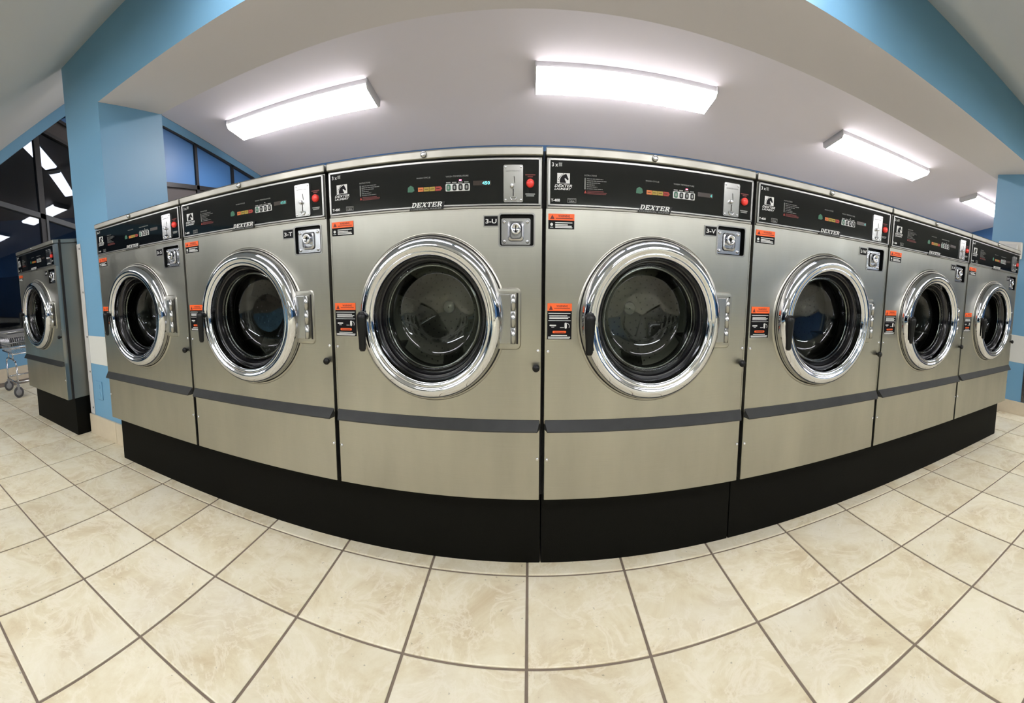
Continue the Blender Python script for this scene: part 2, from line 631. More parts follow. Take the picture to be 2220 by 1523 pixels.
def bar(p, q, w, mat='mullion_dark', d0=-0.03, d1=0.035):
    (y0, z0), (y1, z1) = p, q
    L_ = math.hypot(y1 - y0, z1 - z0)
    ny, nz = -(z1 - z0) / L_ * w / 2, (y1 - y0) / L_ * w / 2
    prof = [(y0 + ny, z0 + nz), (y1 + ny, z1 + nz), (y1 - ny, z1 - nz), (y0 - ny, z0 - nz)]
    v, f = slab(prof, XG + d0, XG + d1)
    return wput('glazing_bar', MB().add(v, f), mat)


ct = lambda y: ceil_z(y) - 0.10
M1 = 2.33
RA, RB_ = (0.6, 2.27), (3.6, 1.40)       # lower rail as it runs past the pillar
rail = lambda y: RA[1] + (y - RA[0]) * (RB_[1] - RA[1]) / (RB_[0] - RA[0])
# front panes
wput('pane', ypane([(YF, SILL), (0.6, SILL), (0.6, ct(0.6)), (0.45, ct(0.45)), (YF, ZF - 0.1)]), 'window_glass')
wput('pane', ypane([(0.6, SILL), (M1, SILL), (M1, rail(M1)), (1.35, rail(1.35)), (0.6, ct(0.6))]), 'window_glass')
wput('pane', ypane([(1.35, ct(1.35)), (1.35, rail(1.35)), (M1, rail(M1)), (M1, ct(M1))]), 'window_glass')
wput('pane', ypane([(M1, SILL), (3.6, SILL), (3.6, rail(3.6)), (M1, rail(M1))]), 'window_glass')
wput('pane', ypane([(M1, rail(M1)), (3.6, rail(3.6)), (3.6, 2.25), (M1, 2.74)]), 'window_glass')
wput('reflection_panel', ypane([(2.40, 2.72), (3.6, 2.24), (3.6, 2.42), (2.52, 2.90), (M1, 2.96), (M1, 2.75)]), 'brown_reflection')
wput('reflection_panel', ypane([(2.52, 2.92), (3.6, 2.44), (3.6, ct(3.6)), (RIDGE[0], ct(RIDGE[0])), (2.56, ct(2.56))]), 'blue_reflection')
bar((M1, SILL), (M1, ct(M1)), 0.075)
bar((M1 + 0.045, SILL), (M1 + 0.045, rail(M1)), 0.03, 'mullion_grey', 0.0, 0.05)
bar((1.2, rail(1.2)), (3.6, rail(3.6)), 0.055, 'mullion_grey')
bar((2.40, 2.73), (3.6, 2.25), 0.035)
bar((2.52, 2.915), (3.6, 2.43), 0.035)  # dark line of the reflection, built as a slanting bar
bar((0.6, SILL), (0.6, ct(0.6)), 0.06)
bar((3.6, SILL), (3.6, ct(3.6)), 0.10)
bar((YF, SILL), (YB, SILL), 0.05)
# rear panes: upper panels coloured as reflections, over dark glass
ZR = 2.20
cols = [3.6, 5.08, 5.98, YB]
for a, b in zip(cols, cols[1:]):
    wput('reflection_panel', ypane([(a, ZR), (b, ZR), (b, ct(b) + 0.02), (a, ct(a) + 0.02)]), 'blue_reflection')
    wput('pane', ypane([(a, SILL), (b, SILL), (b, 1.93), (a, 1.93)]), 'window_glass')
    wput('reflection_panel', ypane([(a, 1.93), (b, 1.93), (b, ZR), (a, ZR)]), 'brown_reflection')
for y in cols[1:-1]:
    bar((y, SILL), (y, ct(y)), 0.06)
bar((3.6, ZR), (YB, ZR), 0.06)
bar((3.6, 1.93), (YB, 1.93), 0.05)
bar((3.6, ct(3.6) + 0.0), (YB, ct(YB)), 0.085)

# night outside
struct('ground_outside', MB().box(-16, XL - 0.12, YF, 14, -0.3, -0.12), 'asphalt', label='dark asphalt outside the windows')
struct('wall_outside', MB().box(-14.2, -14.0, YF, 14, -0.3, 1.5), 'night_wall', label='dim wall across the lot in the night')


# ------------------------------------------------------------------ pillars and beam
YC = 1.48                                            # face of beam and left pillar
SOF, YS = 1.92, 1.975
top_front, top_back = ceil_z(YC) + 0.02, ceil_z(YS) + 0.02
bmb = MB()
v, f = slab([(YC, SOF), (YS, SOF), (YS, top_back), (YC, top_front)], -2.17, 4.3)
bmb.add(v, f)
beam_me_v, beam_me_f = bmb.v, bmb.f
bmb2 = MB()
for face in bmb.f:
    zs = [bmb.v[i][2] for i in face]
    bmb2.add([bmb.v[i] for i in face], [list(range(len(face)))], mi=1 if max(zs) <= SOF + 1e-6 else 0)
struct('trim_3', bmb2, ['blue_paint', 'soffit_paint'], label='long beam with blue face and pale underside')

CX0, CX1 = -2.57, -2.17
v, f = slab([(YC, -0.02), (1.985, -0.02), (1.985, ceil_z(1.985) + 0.02), (YC, ceil_z(YC) + 0.02)], CX0, CX1)
pil = struct('wall_pillar', MB().add(v, f), 'blue_paint', label='blue pillar between the washers at left')
pil['label'] = 'blue square pillar between the washers at left'
struct('white_band', MB().box(CX0 - 0.002, CX1 + 0.002, YC - 0.002, 1.987, 0.455, 0.628), 'white_band', pil)
pbt = MB()
struct('baseboard_tile', MB().bbox(CX0 - 0.012, -2.262, YC - 0.014, YC, 0, 0.125, 0.002), 'base_tile', pil)
struct('baseboard_tile', MB().bbox(-2.259, CX1 + 0.012, YC - 0.014, YC, 0, 0.125, 0.002), 'base_tile', pil)
struct('baseboard_tile', MB().bbox(CX1, CX1 + 0.012, YC + 0.001, 1.985, 0, 0.125, 0.002), 'base_tile', pil)

cg = put('corner_guard', MB().box(CX0 - 0.003, CX0 + 0.048, YC - 0.005, YC - 0.0021, 0.13, 1.20)
         .box(CX0 - 0.003, CX0 - 0.0021, YC - 0.005, YC + 0.045, 0.13, 1.20).mesh('corner_guard', 'white_metal'),
         label='white metal corner guard screwed to the edge of the blue pillar', cat='corner guard')
scr = MB().dome(0, 0, 0.006, 0.003, 0).mesh('screw', 'satin_metal')
for z in (0.17, 0.40, 0.62, 0.9, 1.17):
    put('screw', scr, cg, (CX0 + 0.034, YC - 0.005, z))

oc = MB().bbox(-2.475, -2.40, YC - 0.007, YC - 0.0001, 0.235, 0.350, 0.003)
outlet = put('outlet_cover', oc.mesh('outlet_cover', 'blue_paint'), label='electrical outlet with cover painted blue, low on the pillar', cat='outlet')
for z in (0.268, 0.317):
    put('socket', MB().prism(MB().rrect_pts(-2.455, -2.42, z - 0.016, z + 0.016, 0.012), YC - 0.010, YC - 0.006).mesh('socket', 'blue_paint'), outlet)

PX = 3.45
pr_ = struct('wall_pillar', MB().bbox(PX, PX + 0.5, 1.40, 1.89, -0.02, SOF + 0.02, 0.004), 'blue_paint', label='blue pillar at the right end of the washer row')
struct('white_band', MB().box(PX - 0.002, PX + 0.5, 1.398, 1.892, 0.415, 0.632), 'white_band', pr_)
struct('baseboard_tile', MB().bbox(PX - 0.012, PX, 1.388, 1.89, 0, 0.105, 0.002), 'base_tile', pr_)
struct('baseboard_tile', MB().bbox(PX, PX + 0.5, 1.388, 1.40, 0, 0.105, 0.002), 'base_tile', pr_)
dp = put('diamond_plate_guard', MB().box(PX - 0.006, PX - 0.0021, 1.394, 1.440, 0.11, 0.60).box(PX - 0.006, PX + 0.12, 1.394, 1.3975, 0.11, 0.60).mesh('diamond_plate_guard', 'diamond_plate'),
         label='diamond plate metal guard on the front corner of the right pillar', cat='corner guard')
lz = MB()
for a in range(5):
    for b in range(28):
        y, z = 1.404 + a * 0.021 + (b % 2) * 0.0105, 0.12 + b * 0.0172
        if y > 1.432:
            continue
        s = 1 if (a + b) % 2 else -1
        pts = [(y - 0.006, z - 0.006 * s), (y - 0.001, z + 0.002), (y + 0.006, z + 0.006 * s), (y + 0.001, z - 0.002)]
        n = len(pts)
        lz.add([(PX - 0.006, p, q) for p, q in pts] + [(PX - 0.0085, p, q) for p, q in pts],
               [list(range(n)), list(range(2 * n - 1, n - 1, -1))] + [(i, i + n, (i + 1) % n + n, (i + 1) % n) for i in range(n)])
put('tread_pattern', lz.mesh('tread_pattern', 'satin_metal'), dp, kind='stuff')

# off-white wall box on the right pillar
wb = put('wall_box', MB().bbox(PX - 0.035, PX - 0.0005, 1.565, 1.80, 1.24, 1.375, 0.010).mesh('wall_box', 'white_plastic'),
         label='off-white wall box on the right pillar beside the last washer', cat='wall box')
put('cover', MB().bbox(PX - 0.050, PX - 0.034, 1.60, 1.78, 1.26, 1.352, 0.006).mesh('cover', 'white_metal'), wb)


# ------------------------------------------------------------------ ceiling lights
def fixture(name, L_, W_, lens_mat, loc, rot, label, group):
    """tube light with wrap lens; local z=0 touches the ceiling, hangs to -z"""
    key = (L_, W_, lens_mat)
    if key not in _fonts:
        h = W_ * (0.85 if lens_mat == 'fill_lens_front' else 0.20)
        top = h * (0.22 if lens_mat == 'fill_lens_front' else 0.68)
        hous = MB().bbox(-L_ / 2, L_ / 2, -W_ * 0.49, W_ * 0.49, -top, 0, 0.004).mesh('housing', 'fixture_white')
        prof = [(-W_ / 2, -top), (-W_ / 2, -h * 0.75), (-W_ * 0.40, -h * 1.15), (W_ * 0.40, -h * 1.15), (W_ / 2, -h * 0.75), (W_ / 2, -top)]
        v, f = slab(prof, -L_ / 2 + 0.015, L_ / 2 - 0.015)
        lens = MB().add(v, f).mesh('lens', lens_mat)
        prof2 = [(y * 1.03, z * 1.02) for y, z in prof[1:-1]] + [(W_ * 0.515, 0), (-W_ * 0.515, 0)]
        v, f = slab(prof2, -0.008, 0.008)
        cap = MB().add(v, f).mesh('end_cap', 'fixture_white')
        _fonts[key] = (hous, lens, cap)
    hous, lens, cap = _fonts[key]
    r = bpy.data.objects.new(name, None)
    COL.objects.link(r)
    r.location, r.rotation_euler = loc, rot
    r['label'], r['category'], r['group'] = label, 'ceiling light', group
    put('housing', hous, r)
    put('lens', lens, r)
    put('end_cap', cap, r, (-L_ / 2 + 0.008, 0, 0))
    put('end_cap', cap, r, (L_ / 2 - 0.008, 0, 0))
    return r


SLB = math.atan2(ZB - RIDGE[1], YB - RIDGE[0])
yl = 5.27
for xc, lab in ((-3.02, 'lit tube light on the ceiling above the left washers'),
                (1.15, 'lit tube light on the ceiling right of centre, nearest and largest'),
                (5.40, 'lit tube light on the ceiling above the right washers'),
                (9.40, 'lit tube light partly hidden behind the right pillar')):
    fixture('ceiling_light', 2.20, 0.46, 'lens_rear', (xc, yl, ceil_z(yl) - 0.001), (SLB, 0, 0), lab, 'tube lights on the rear slope')
for k in range(5):
    fixture('ceiling_light', 1.22, 0.16, 'fill_lens_front', (0.60 + 1.66 * (k - 2), 0.05, ZF - 0.001), (0, 0, 0),
            'added unseen tube light on the low aisle ceiling, %s from the window wall' % ORD[k], 'added tube lights over the aisle')
for k in range(3):
    fixture('ceiling_light', 1.70, 0.26, 'fill_lens_far', (1.45 + 4.25 * (k - 1), -3.9, ZF - 0.001), (0, 0, 0),
            'added unseen tube light by the dryers, %s from the window wall' % ORD[k], 'added tube lights by the dryers')
for xc in (-0.63, 0.63):  # added above the view to brighten the beam face
    fixture('ceiling_light', 1.22, 0.20, 'fill_lens_slope', (xc, 1.16, ceil_z(1.16) - 0.001), (math.atan2(RIDGE[1] - ZF, RIDGE[0] - YFOLD), 0, 0),
            'unseen tube light added on the front slope to light the beam, ' + ('left' if xc < 0 else 'right') + ' of two', 'added tube lights over the aisle')
for p, q in (((-5.86, 2.64, 3.02), (-7.18, 3.72, 3.02)), ((-7.45, 3.93, 3.02), (-9.25, 5.24, 3.02))):  # lights added outside, standing for a lamp reflected in the pane
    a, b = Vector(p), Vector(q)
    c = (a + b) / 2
    fixture('reflection_light', (b - a).length, 0.24, 'lens_reflection', c, (0, 0, math.atan2(b.y - a.y, b.x - a.x)),
            'long white light standing for a lamp reflection in the dark left window, ' + ('upper nearer half' if p[0] > -6 else 'lower farther half'), 'added lights for the window reflection')
struct('added_canopy', MB().box(-12.5, XL - 0.6, 1.2, 8.5, 3.021, 3.10), 'night_wall', label='added dark canopy holding the reflection lights')  # invented canopy, only there to hang the reflection lights from


# ------------------------------------------------------------------ washers
D = 1.3117
zz = lambda z: 0.7364 + 0.966 * (z - 0.7364)
UC, ZC = 0.347, 0.776
PARTS = {}          # name -> list of (part name, mesh, parent key, label)


def P(key, name, mb, mat, parent=None, label=None):
    PARTS[key] = (name, mb.mesh(name, mat) if isinstance(mb, MB) else mb, parent, label)


def hole_panel(x0, x1, z0, z1, circ, rrect, th):
    """sheet-metal front with a round door opening and a lock opening"""
    bm = bmesh.new()

    def loop(pts):
        vs = [bm.verts.new((x, 0, z)) for x, z in pts]
        return [bm.edges.new((vs[i], vs[(i + 1) % len(vs)])) for i in range(len(vs))]
    es = loop([(x0, z0), (x1, z0), (x1, z1), (x0, z1)])
    cx, cz, r = circ
    es += loop([(cx + r * math.cos(2 * math.pi * i / 64), cz + r * math.sin(2 * math.pi * i / 64)) for i in range(64)])
    es += loop(rrect)
    bmesh.ops.triangle_fill(bm, edges=es, use_beauty=True, use_dissolve=False)
    for fc in bm.faces:
        fc.normal_update()
        if fc.normal.y > 0:
            fc.normal_flip()
    r_ = bmesh.ops.extrude_face_region(bm, geom=list(bm.faces))
    for vv in [g for g in r_['geom'] if isinstance(g, bmesh.types.BMVert)]:
        vv.co.y += th
    return MB().take(bm)


def build_washer_meshes():
    a, b = 0.009, 0.691                   # cabinet sides
    ZT, ZBOT = 1.2423, 0.2395
    # cabinet shell, open at the front
    sh = MB().box(a, a + 0.003, 0.004, 0.72, ZBOT, 1.216).box(b - 0.003, b, 0.004, 0.72, ZBOT, 1.216)
    sh.box(a, b, 0.717, 0.72, ZBOT, 1.216).box(a, b, 0.006, 0.72, ZBOT, ZBOT + 0.003).box(a, b, 0.006, 0.72, 1.212, 1.216)
    sh.box(a, b, 0.012, 0.014, zz(1.08), 1.214)
    P('cabinet', 'cabinet', sh, 'cabinet_steel')
    P('corner0', 'corner_post', MB().box(a - 0.001, a + 0.012, 0.0045, 0.03, ZBOT, 1.216), 'trim_metal')
    P('corner1', 'corner_post', MB().box(b - 0.012, b + 0.001, 0.0045, 0.03, ZBOT, 1.216), 'trim_metal')
    P('rear', 'rear_filler', MB().box(0.0005, 0.6995, 0.700, 0.716, ZBOT, 1.2165), 'dark_gap')  # dark filler added so no wall shows through the seam
    P('filler0', 'seam_filler', MB().box(0.0005, a, 0.035, 0.050, ZBOT, 1.2395), 'dark_gap')  # dark strips added either side to keep the seams black
    P('filler1', 'seam_filler', MB().box(b, 0.6995, 0.035, 0.050, ZBOT, 1.2395), 'dark_gap')
    lid = MB().bbox(0.004, 0.696, -0.010, 0.735, 1.2175, ZT, 0.004)
    P('lid', 'lid', lid, 'lid_steel')
    P('bolt', 'lid_bolt', MB().dome(0.336, 1.2305, 0.0095, 0.009, -0.010, 12), 'satin_metal', 'lid')
    # control panel
    z0, z1 = zz(1.1045), zz(1.2245)
    P('panel', 'control_panel', MB().bbox(0.017, 0.683, -0.004, 0.010, z0, z1, 0.0015), 'panel_glass')
    fr = MB()
    for (x0, x1, q0, q1) in ((0.011, 0.689, z1, z1 + 0.0045), (0.011, 0.689, z0 - 0.004, z0), (0.011, 0.017, z0 - 0.004, z1 + 0.0045), (0.683, 0.689, z0 - 0.004, z1 + 0.0045)):
        fr.box(x0, x1, -0.007, 0.010, q0, q1)
    P('frame', 'panel_frame', fr, 'trim_metal', 'panel')
    P('rail', 'panel_rail', MB().bbox(0.010, 0.690, -0.003, 0.012, zz(1.0925), z0 - 0.0052, 0.001), 'lid_steel')
    Y = -0.0046
    g = lambda key, mb, mat, name='print': P(key, name, mb, mat, 'panel')
    T = lambda key, s, x0, x1, z, h, mat, **k: P(key, 'lettering', text_mesh('lettering', s, x0, x1, zz(z), h * 0.966, Y, mat, **k), None, 'panel')
    T('t_load', '3 x', 0.022, 0.040, 1.213, 0.011, 'white_print', bold=0.02)
    bk = MB()
    for i in range(4):
        bk.rect(0.0425 + i * 0.0026, 0.0443 + i * 0.0026, zz(1.2085), zz(1.2175), Y)
    bk.rect(0.042, 0.0528, zz(1.2163), zz(1.2185), Y)
    g('t_basket', bk, 'grey_print', 'load_symbol')
    # horse-head emblem
    hx, hz, hs = 0.038, zz(1.162), 0.030
    hw = 0.038
    sq = MB().rect(hx, hx + hw, hz, hz + hs * 0.9, Y)
    P('emblem', 'emblem', sq, 'white_print', 'panel')
    pts = [(.20, .05), (.20, .33), (.27, .56), (.40, .76), (.57, .87), (.70, .96), (.74, .86), (.80, .70), (.90, .44), (.87, .34), (.79, .33),
           (.72, .43), (.62, .53), (.58, .50), (.60, .36), (.68, .18), (.70, .05)]
    hm = MB().flat([(hx + p * hw, hz + q * hs * 0.9) for p, q in pts], Y - 0.0003)
    for k in range(6):
        t_ = k / 5
        px_, pz_ = hx + (0.05 + 0.40 * t_ ** 1.5) * hw, hz + (0.12 + 0.76 * t_ ** 0.7) * hs * 0.9
        hm.rect(px_, px_ + 0.0026, pz_, pz_ + 0.0022, Y - 0.0003)
    P('horse', 'emblem_horse', hm, 'black_print', 'panel')
    T('t_dex1', 'DEXTER', 0.030, 0.083, 1.1555, 0.0072, 'white_print', shear=0.3, bold=0.02)
    T('t_lau', 'LAUNDRY', 0.030, 0.081, 1.1468, 0.0064, 'white_print', shear=0.3, bold=0.02)
    T('t_mod', 'T-400', 0.020, 0.047, 1.1155, 0.0080, 'white_print', bold=0.03)
    bx = MB()
    for q in ((0.070, 0.096, 1.121, 1.122), (0.070, 0.096, 1.109, 1.110), (0.070, 0.0709, 1.109, 1.122), (0.0951, 0.096, 1.109, 1.122)):
        bx.rect(q[0], q[1], zz(q[2]), zz(q[3]), Y)
    g('usa', bx, 'grey_print', 'origin_box')
    T('t_usa1', 'MADE IN', 0.073, 0.093, 1.1182, 0.0028, 'grey_print')
    T('t_usa2', 'USA', 0.0745, 0.0915, 1.1133, 0.0042, 'grey_print', bold=0.03)
    T('t_ins', 'INSTRUCTIONS', 0.120, 0.157, 1.1865, 0.0042, 'grey_print')
    ln = MB()
    for z, w in ((1.1775, .050), (1.1720, .060), (1.1665, .042), (1.1610, .024), (1.1555, .032), (1.1500, .049)):
        x = 0.1275
        while x < 0.1275 + w:
            q = min(random.choice((0.006, 0.009, 0.012)), 0.1275 + w - x)
            ln.rect(x, x + q, zz(z) - 0.0011, zz(z) + 0.0011, Y)
            x += q + 0.0012
    ln.rect(0.120, 0.1245, zz(1.148), zz(1.180), Y)
    g('lines', ln, 'dim_print', 'instruction_lines')
    tri = MB().flat([(0.1195, zz(1.137)), (0.1275, zz(1.137)), (0.1235, zz(1.1455))], Y)
    g('warn_tri', tri, 'red_print', 'warning_symbol')
    wl_ = MB()
    for z, w in ((1.1437, .050), (1.1400, .060), (1.1365, .058)):
        wl_.rect(0.129, 0.129 + w, zz(z) - 0.0009, zz(z) + 0.0009, Y)
    g('warn_lines', wl_, 'maroon_print', 'warning_lines')
    g('start', MB().flat([(0.281, zz(1.147)), (0.296, zz(1.146)), (0.303, zz(1.150)), (0.300, zz(1.161)), (0.291, zz(1.1655)), (0.282, zz(1.160))], Y), 'green_print', 'start_key')
    T('t_cyc', 'WASH CYCLE', 0.310, 0.354, 1.1845, 0.0042, 'grey_print')
    for i, m_ in enumerate(('amber_print', 'yellow_print', 'yellow_print', 'red_print')):
        x = 0.3145 + i * 0.0182
        mb = MB().rect(x, x + 0.0172, zz(1.1462), zz(1.1582), Y)
        if i == 3:
            mb.flat([(x + 0.0172, zz(1.1462)), (x + 0.0215, zz(1.1522)), (x + 0.0172, zz(1.1582))], Y)
        mb2 = MB().rect(x + 0.003, x + 0.014, zz(1.1515), zz(1.1530), Y - 0.0003)
        g('cyc%d' % i, mb, m_, 'cycle_block')
        g('cycl%d' % i, mb2, 'black_print', 'cycle_mark')
    T('t_tmp', 'WASH TEMPERATURE', 0.402, 0.472, 1.1840, 0.0044, 'grey_print')
    lb = MB()
    for i in range(4):
        x = 0.403 + i * 0.0185
        lb.rect(x, x + 0.0135, zz(1.1655), zz(1.1683), Y)
    g('btn_lab', lb, 'grey_print', 'key_labels')
    g('strip', MB().prism(MB().rrect_pts(0.4015, 0.4755, zz(1.1428), zz(1.1630), 0.002, 2), Y - 0.0006, Y + 0.0006), 'white_print', 'key_strip')
    for i in range(4):
        x = 0.4035 + i * 0.0185
        kb = MB().prism(MB().rrect_pts(x + 0.001, x + 0.0135, zz(1.1442), zz(1.1616), 0.004, 3), Y - 0.0022, Y)
        P('key%d' % i, 'key', kb, 'green_print' if i == 0 else 'black_plastic', 'panel')
        P('keyi%d' % i, 'key_mark', MB().prism(MB().rrect_pts(x + 0.0048, x + 0.0097, zz(1.1485), zz(1.1573), 0.001, 2), Y - 0.0027, Y - 0.0021), 'grey_print', 'panel')
    g('dispw', MB().rect(0.486, 0.540, zz(1.1565), zz(1.1690), Y), 'display_window', 'display_window')
    # coin slide plate
    c0, c1, d0, d1 = 0.578, 0.636, zz(1.108), zz(1.210)
    cp = MB().prism(MB().rrect_pts(c0, c1, d0, d1, 0.004, 3), -0.009, -0.003)
    P('coin', 'coin_plate', cp, 'satin_metal')
    sc_ = MB()
    for x in (c0 + 0.006, c1 - 0.006):
        for z in (d0 + 0.006, d1 - 0.006):
            P('cs%d%d' % (x > 0.6, z > 1.15), 'screw', MB().dome(x, z, 0.003, 0.002, -0.009, 10), 'chrome', 'coin')
    P('quart', 'lettering', text_mesh('lettering', 'QUARTERS ONLY', c0 + 0.007, c1 - 0.007, d1 - 0.0165, 0.0042, -0.0093, 'dim_print'), None, 'coin')
    P('slot', 'coin_slot', MB().flat([(0.6085, d1 - 0.030), (0.6105, d1 - 0.030), (0.6125, d1 - 0.048), (0.6105, d1 - 0.048)], -0.0094), 'dark_gap', 'coin')
    P('lever', 'return_knob', MB().dome(0.6035, d0 + 0.043, 0.0062, 0.012, -0.009, 14), 'chrome', 'coin')
    P('lslot', 'lever_slot', MB().rect(0.6055, 0.6085, d0 + 0.014, d0 + 0.036, -0.0094), 'dark_gap', 'coin')
    P('cup', 'return_cup', MB().lathe([(0.0095, -0.009), (0.0100, -0.012), (0.0085, -0.0135), (0.0072, -0.012), (0.0068, -0.0093)], 0.6075, d0 + 0.013, 20, True, math.pi * 1.0, math.pi * 2.0)
      .box(0.5985, 0.6165, -0.0135, -0.009, d0 + 0.0125, d0 + 0.0155), 'chrome', 'coin')
    P('stop', 'stop_button', MB().dome(0.6575, zz(1.160), 0.0118, 0.012, -0.004, 24), 'red_button')
    st = MB()
    for z, w in ((1.1835, .030), (1.1785, .016)):
        st.rect(0.6575 - w / 2, 0.6575 + w / 2, zz(z) - 0.0016, zz(z) + 0.0016, Y)
    g('stoptext', st, 'maroon_print', 'stop_caption')
    st = MB()
    for z, w in ((1.1310, .029), (1.1262, .024)):
        st.rect(0.6575 - w / 2, 0.6575 + w / 2, zz(z) - 0.0014, zz(z) + 0.0014, Y)
    g('stoptext2', st, 'grey_print', 'stop_note')
    # name plate over the lower frame
    P('name', 'name_plate', MB().prism([(0.286, zz(1.0935)), (0.392, zz(1.0935)), (0.400, zz(1.1150)), (0.300, zz(1.1150))], -0.0085, -0.0035), 'black_plastic')
    P('nm', 'lettering', dexter_mesh(0.293, 0.394, zz(1.1015), zz(1.1150), -0.0090), None, 'name')
    P('nm2', 'lettering', text_mesh('lettering', 'COMMERCIAL WASHER', 0.291, 0.388, zz(1.0968), 0.0042, -0.0090, 'grey_print', shear=0.2), None, 'name')
    # front sheet
    lx0, lx1, lz0, lz1 = 0.566, 0.669, zz(0.9875), zz(1.0755)
    front = hole_panel(0.008, 0.692, zz(0.462), zz(1.0905), (UC, ZC, 0.205), MB().rrect_pts(lx0, lx1, lz0, lz1, 0.006, 3), 0.004)
    P('front', 'front_panel', front, 'brushed_steel')
    eg = MB().box(0.006, 0.010, -0.0015, 0.02, zz(0.462), zz(1.0905)).box(0.690, 0.694, -0.0015, 0.02, zz(0.462), zz(1.0905)).box(0.006, 0.694, -0.0015, 0.02, zz(1.0885), zz(1.0915))
    P('flange', 'front_flange', eg, 'brushed_steel', 'front')
    P('lower', 'lower_panel', MB().bbox(0.008, 0.692, 0.0, 0.012, ZBOT, zz(0.460), 0.0015), 'brushed_steel')
    lg0, lg1 = zz(0.4735), zz(0.4475)
    v = [(0.008, 0.0, lg0), (0.692, 0.0, lg0), (0.692, -0.003, lg0 - 0.001), (0.008, -0.003, lg0 - 0.001),
         (0.016, -0.026, lg1), (0.684, -0.026, lg1), (0.684, -0.026, lg1 - 0.004), (0.016, -0.026, lg1 - 0.004), (0.692, 0.0, lg1 - 0.003), (0.008, 0.0, lg1 - 0.003)]
    P('ledge', 'drip_ledge', MB().add(v, [(0, 1, 2, 3), (3, 2, 5, 4), (4, 5, 6, 7), (7, 6, 8, 9), (9, 8, 1, 0), (0, 3, 4, 7, 9), (1, 8, 6, 5, 2)]), 'ledge_grey')
    # raised rim round the lock opening and its recess
    rim = MB()
    o_ = MB().rrect_pts(lx0 - 0.004, lx1 + 0.004, lz0 - 0.004, lz1 + 0.004, 0.008, 3)
    i_ = MB().rrect_pts(lx0, lx1, lz0, lz1, 0.006, 3)
    n = len(o_)
    vs = [(x, -0.002, z) for x, z in o_] + [(x, -0.002, z) for x, z in i_] + [(x, 0.001, z) for x, z in o_] + [(x, 0.022, z) for x, z in i_]
    rim.add(vs, [(i, (i + 1) % n, n + (i + 1) % n, n + i) for i in range(n)] + [(i, 2 * n + i, 2 * n + (i + 1) % n, (i + 1) % n) for i in range(n)])
    P('rim', 'lock_rim', rim, 'trim_metal')
    rc = MB().add([(x, 0.0006, z) for x, z in i_] + [(x, 0.024, z) for x, z in i_], [(i, (i + 1) % n, n + (i + 1) % n, n + i) for i in range(n)] + [list(range(2 * n - 1, n - 1, -1))])
    P('recess', 'lock_recess', rc, 'black_plastic', 'rim')
    p0, p1, q0, q1 = lx0 + 0.004, lx1 - 0.010, lz0 + 0.003, lz1 - 0.010
    P('lplate', 'lock_plate', MB().prism(MB().rrect_pts(p0, p1, q0, q1, 0.004, 3), 0.012, 0.022), 'cast_metal')
    for x in (p0 + 0.009, p1 - 0.009):
        for z in (q0 + 0.009, q1 - 0.009):
            P('rv%d%d' % (x > 0.61, z > 1.02), 'rivet', MB().dome(x, z, 0.0052, 0.005, 0.012, 12), 'chrome', 'lplate')
    lcx, lcz = (p0 + p1) / 2, (q0 + q1) / 2 + 0.001
    bs = MB()
    prev = None
    for (w, h, y) in ((0.050, 0.056, 0.012), (0.046, 0.052, 0.006), (0.038, 0.044, 0.0035)):
        pts = MB().rrect_pts(lcx - w / 2, lcx + w / 2, lcz - h / 2, lcz + h / 2, 0.010, 4)
        ring = [(x, y, z) for x, z in pts]
        if prev:
            m_ = len(ring)
            bs.add(prev + ring, [(i, (i + 1) % m_, m_ + (i + 1) % m_, m_ + i) for i in range(m_)])
        prev = ring
    m_ = len(prev)
    inner = [(lcx + (x - lcx) * 0.80, 0.0115, lcz + (z - lcz) * 0.80) for x, y, z in prev]
    bs.add(prev + inner, [(i, (i + 1) % m_, m_ + (i + 1) % m_, m_ + i) for i in range(m_)])
    bs.add(inner, [list(range(m_))])
    P('boss', 'lock_boss', bs, 'cast_metal', 'lplate')
    P('cyl', 'lock_cylinder', MB().lathe([(0.0165, 0.0115), (0.0165, -0.006), (0.0145, -0.010), (0.0105, -0.0105), (0.0095, -0.0085), (0.0001, -0.0085)], lcx, lcz + 0.006, 24), 'chrome', 'lplate')
    P('keyh', 'key_slot', MB().rect(lcx - 0.0012, lcx + 0.0012, lcz + 0.001, lcz + 0.011, -0.0108), 'dark_gap', 'lplate')
    # number tag
    t0, t1, s0, s1 = 0.516, 0.562, zz(1.0405), zz(1.0735)
    P('tag', 'number_tag', MB().prism([(t0, s0), (t1, s0), (t1, s1), (t0, s1)], -0.0030, 0.0005), 'trim_metal')
    P('tagface', 'tag_face', MB().rect(t0 + 0.003, t1 - 0.002, s0 + 0.003, s1 - 0.003, -0.0034), 'black_print', 'tag')
    # stickers
    x0, x1 = 0.013, 0.092
    P('wlab', 'warning_label', MB().prism([(x0, zz(1.0355)), (x1, zz(1.0355)), (x1, zz(1.0785)), (x0, zz(1.0785))], -0.0012, 0.0002), 'black_print')
    P('wl1', 'orange_header', MB().rect(x0, x1, zz(1.0600), zz(1.0785), -0.0016), 'orange_print', 'wlab')
    P('wl2', 'warning_symbol', MB().flat([(x0 + 0.005, zz(1.0635)), (x0 + 0.019, zz(1.0635)), (x0 + 0.012, zz(1.0755))], -0.0019), 'maroon_print', 'wlab')
    P('wl3', 'lettering', text_mesh('lettering', 'WARNING', x0 + 0.030, x1 - 0.014, zz(1.0722), 0.0062, -0.0019, 'maroon_print', bold=0.02), None, 'wlab')
    s_ = MB().rect(x0 + 0.022, x1 - 0.005, zz(1.0645), zz(1.0665), -0.0019)
    P('wl4', 'small_print', s_, 'maroon_print', 'wlab')
    s_ = MB()
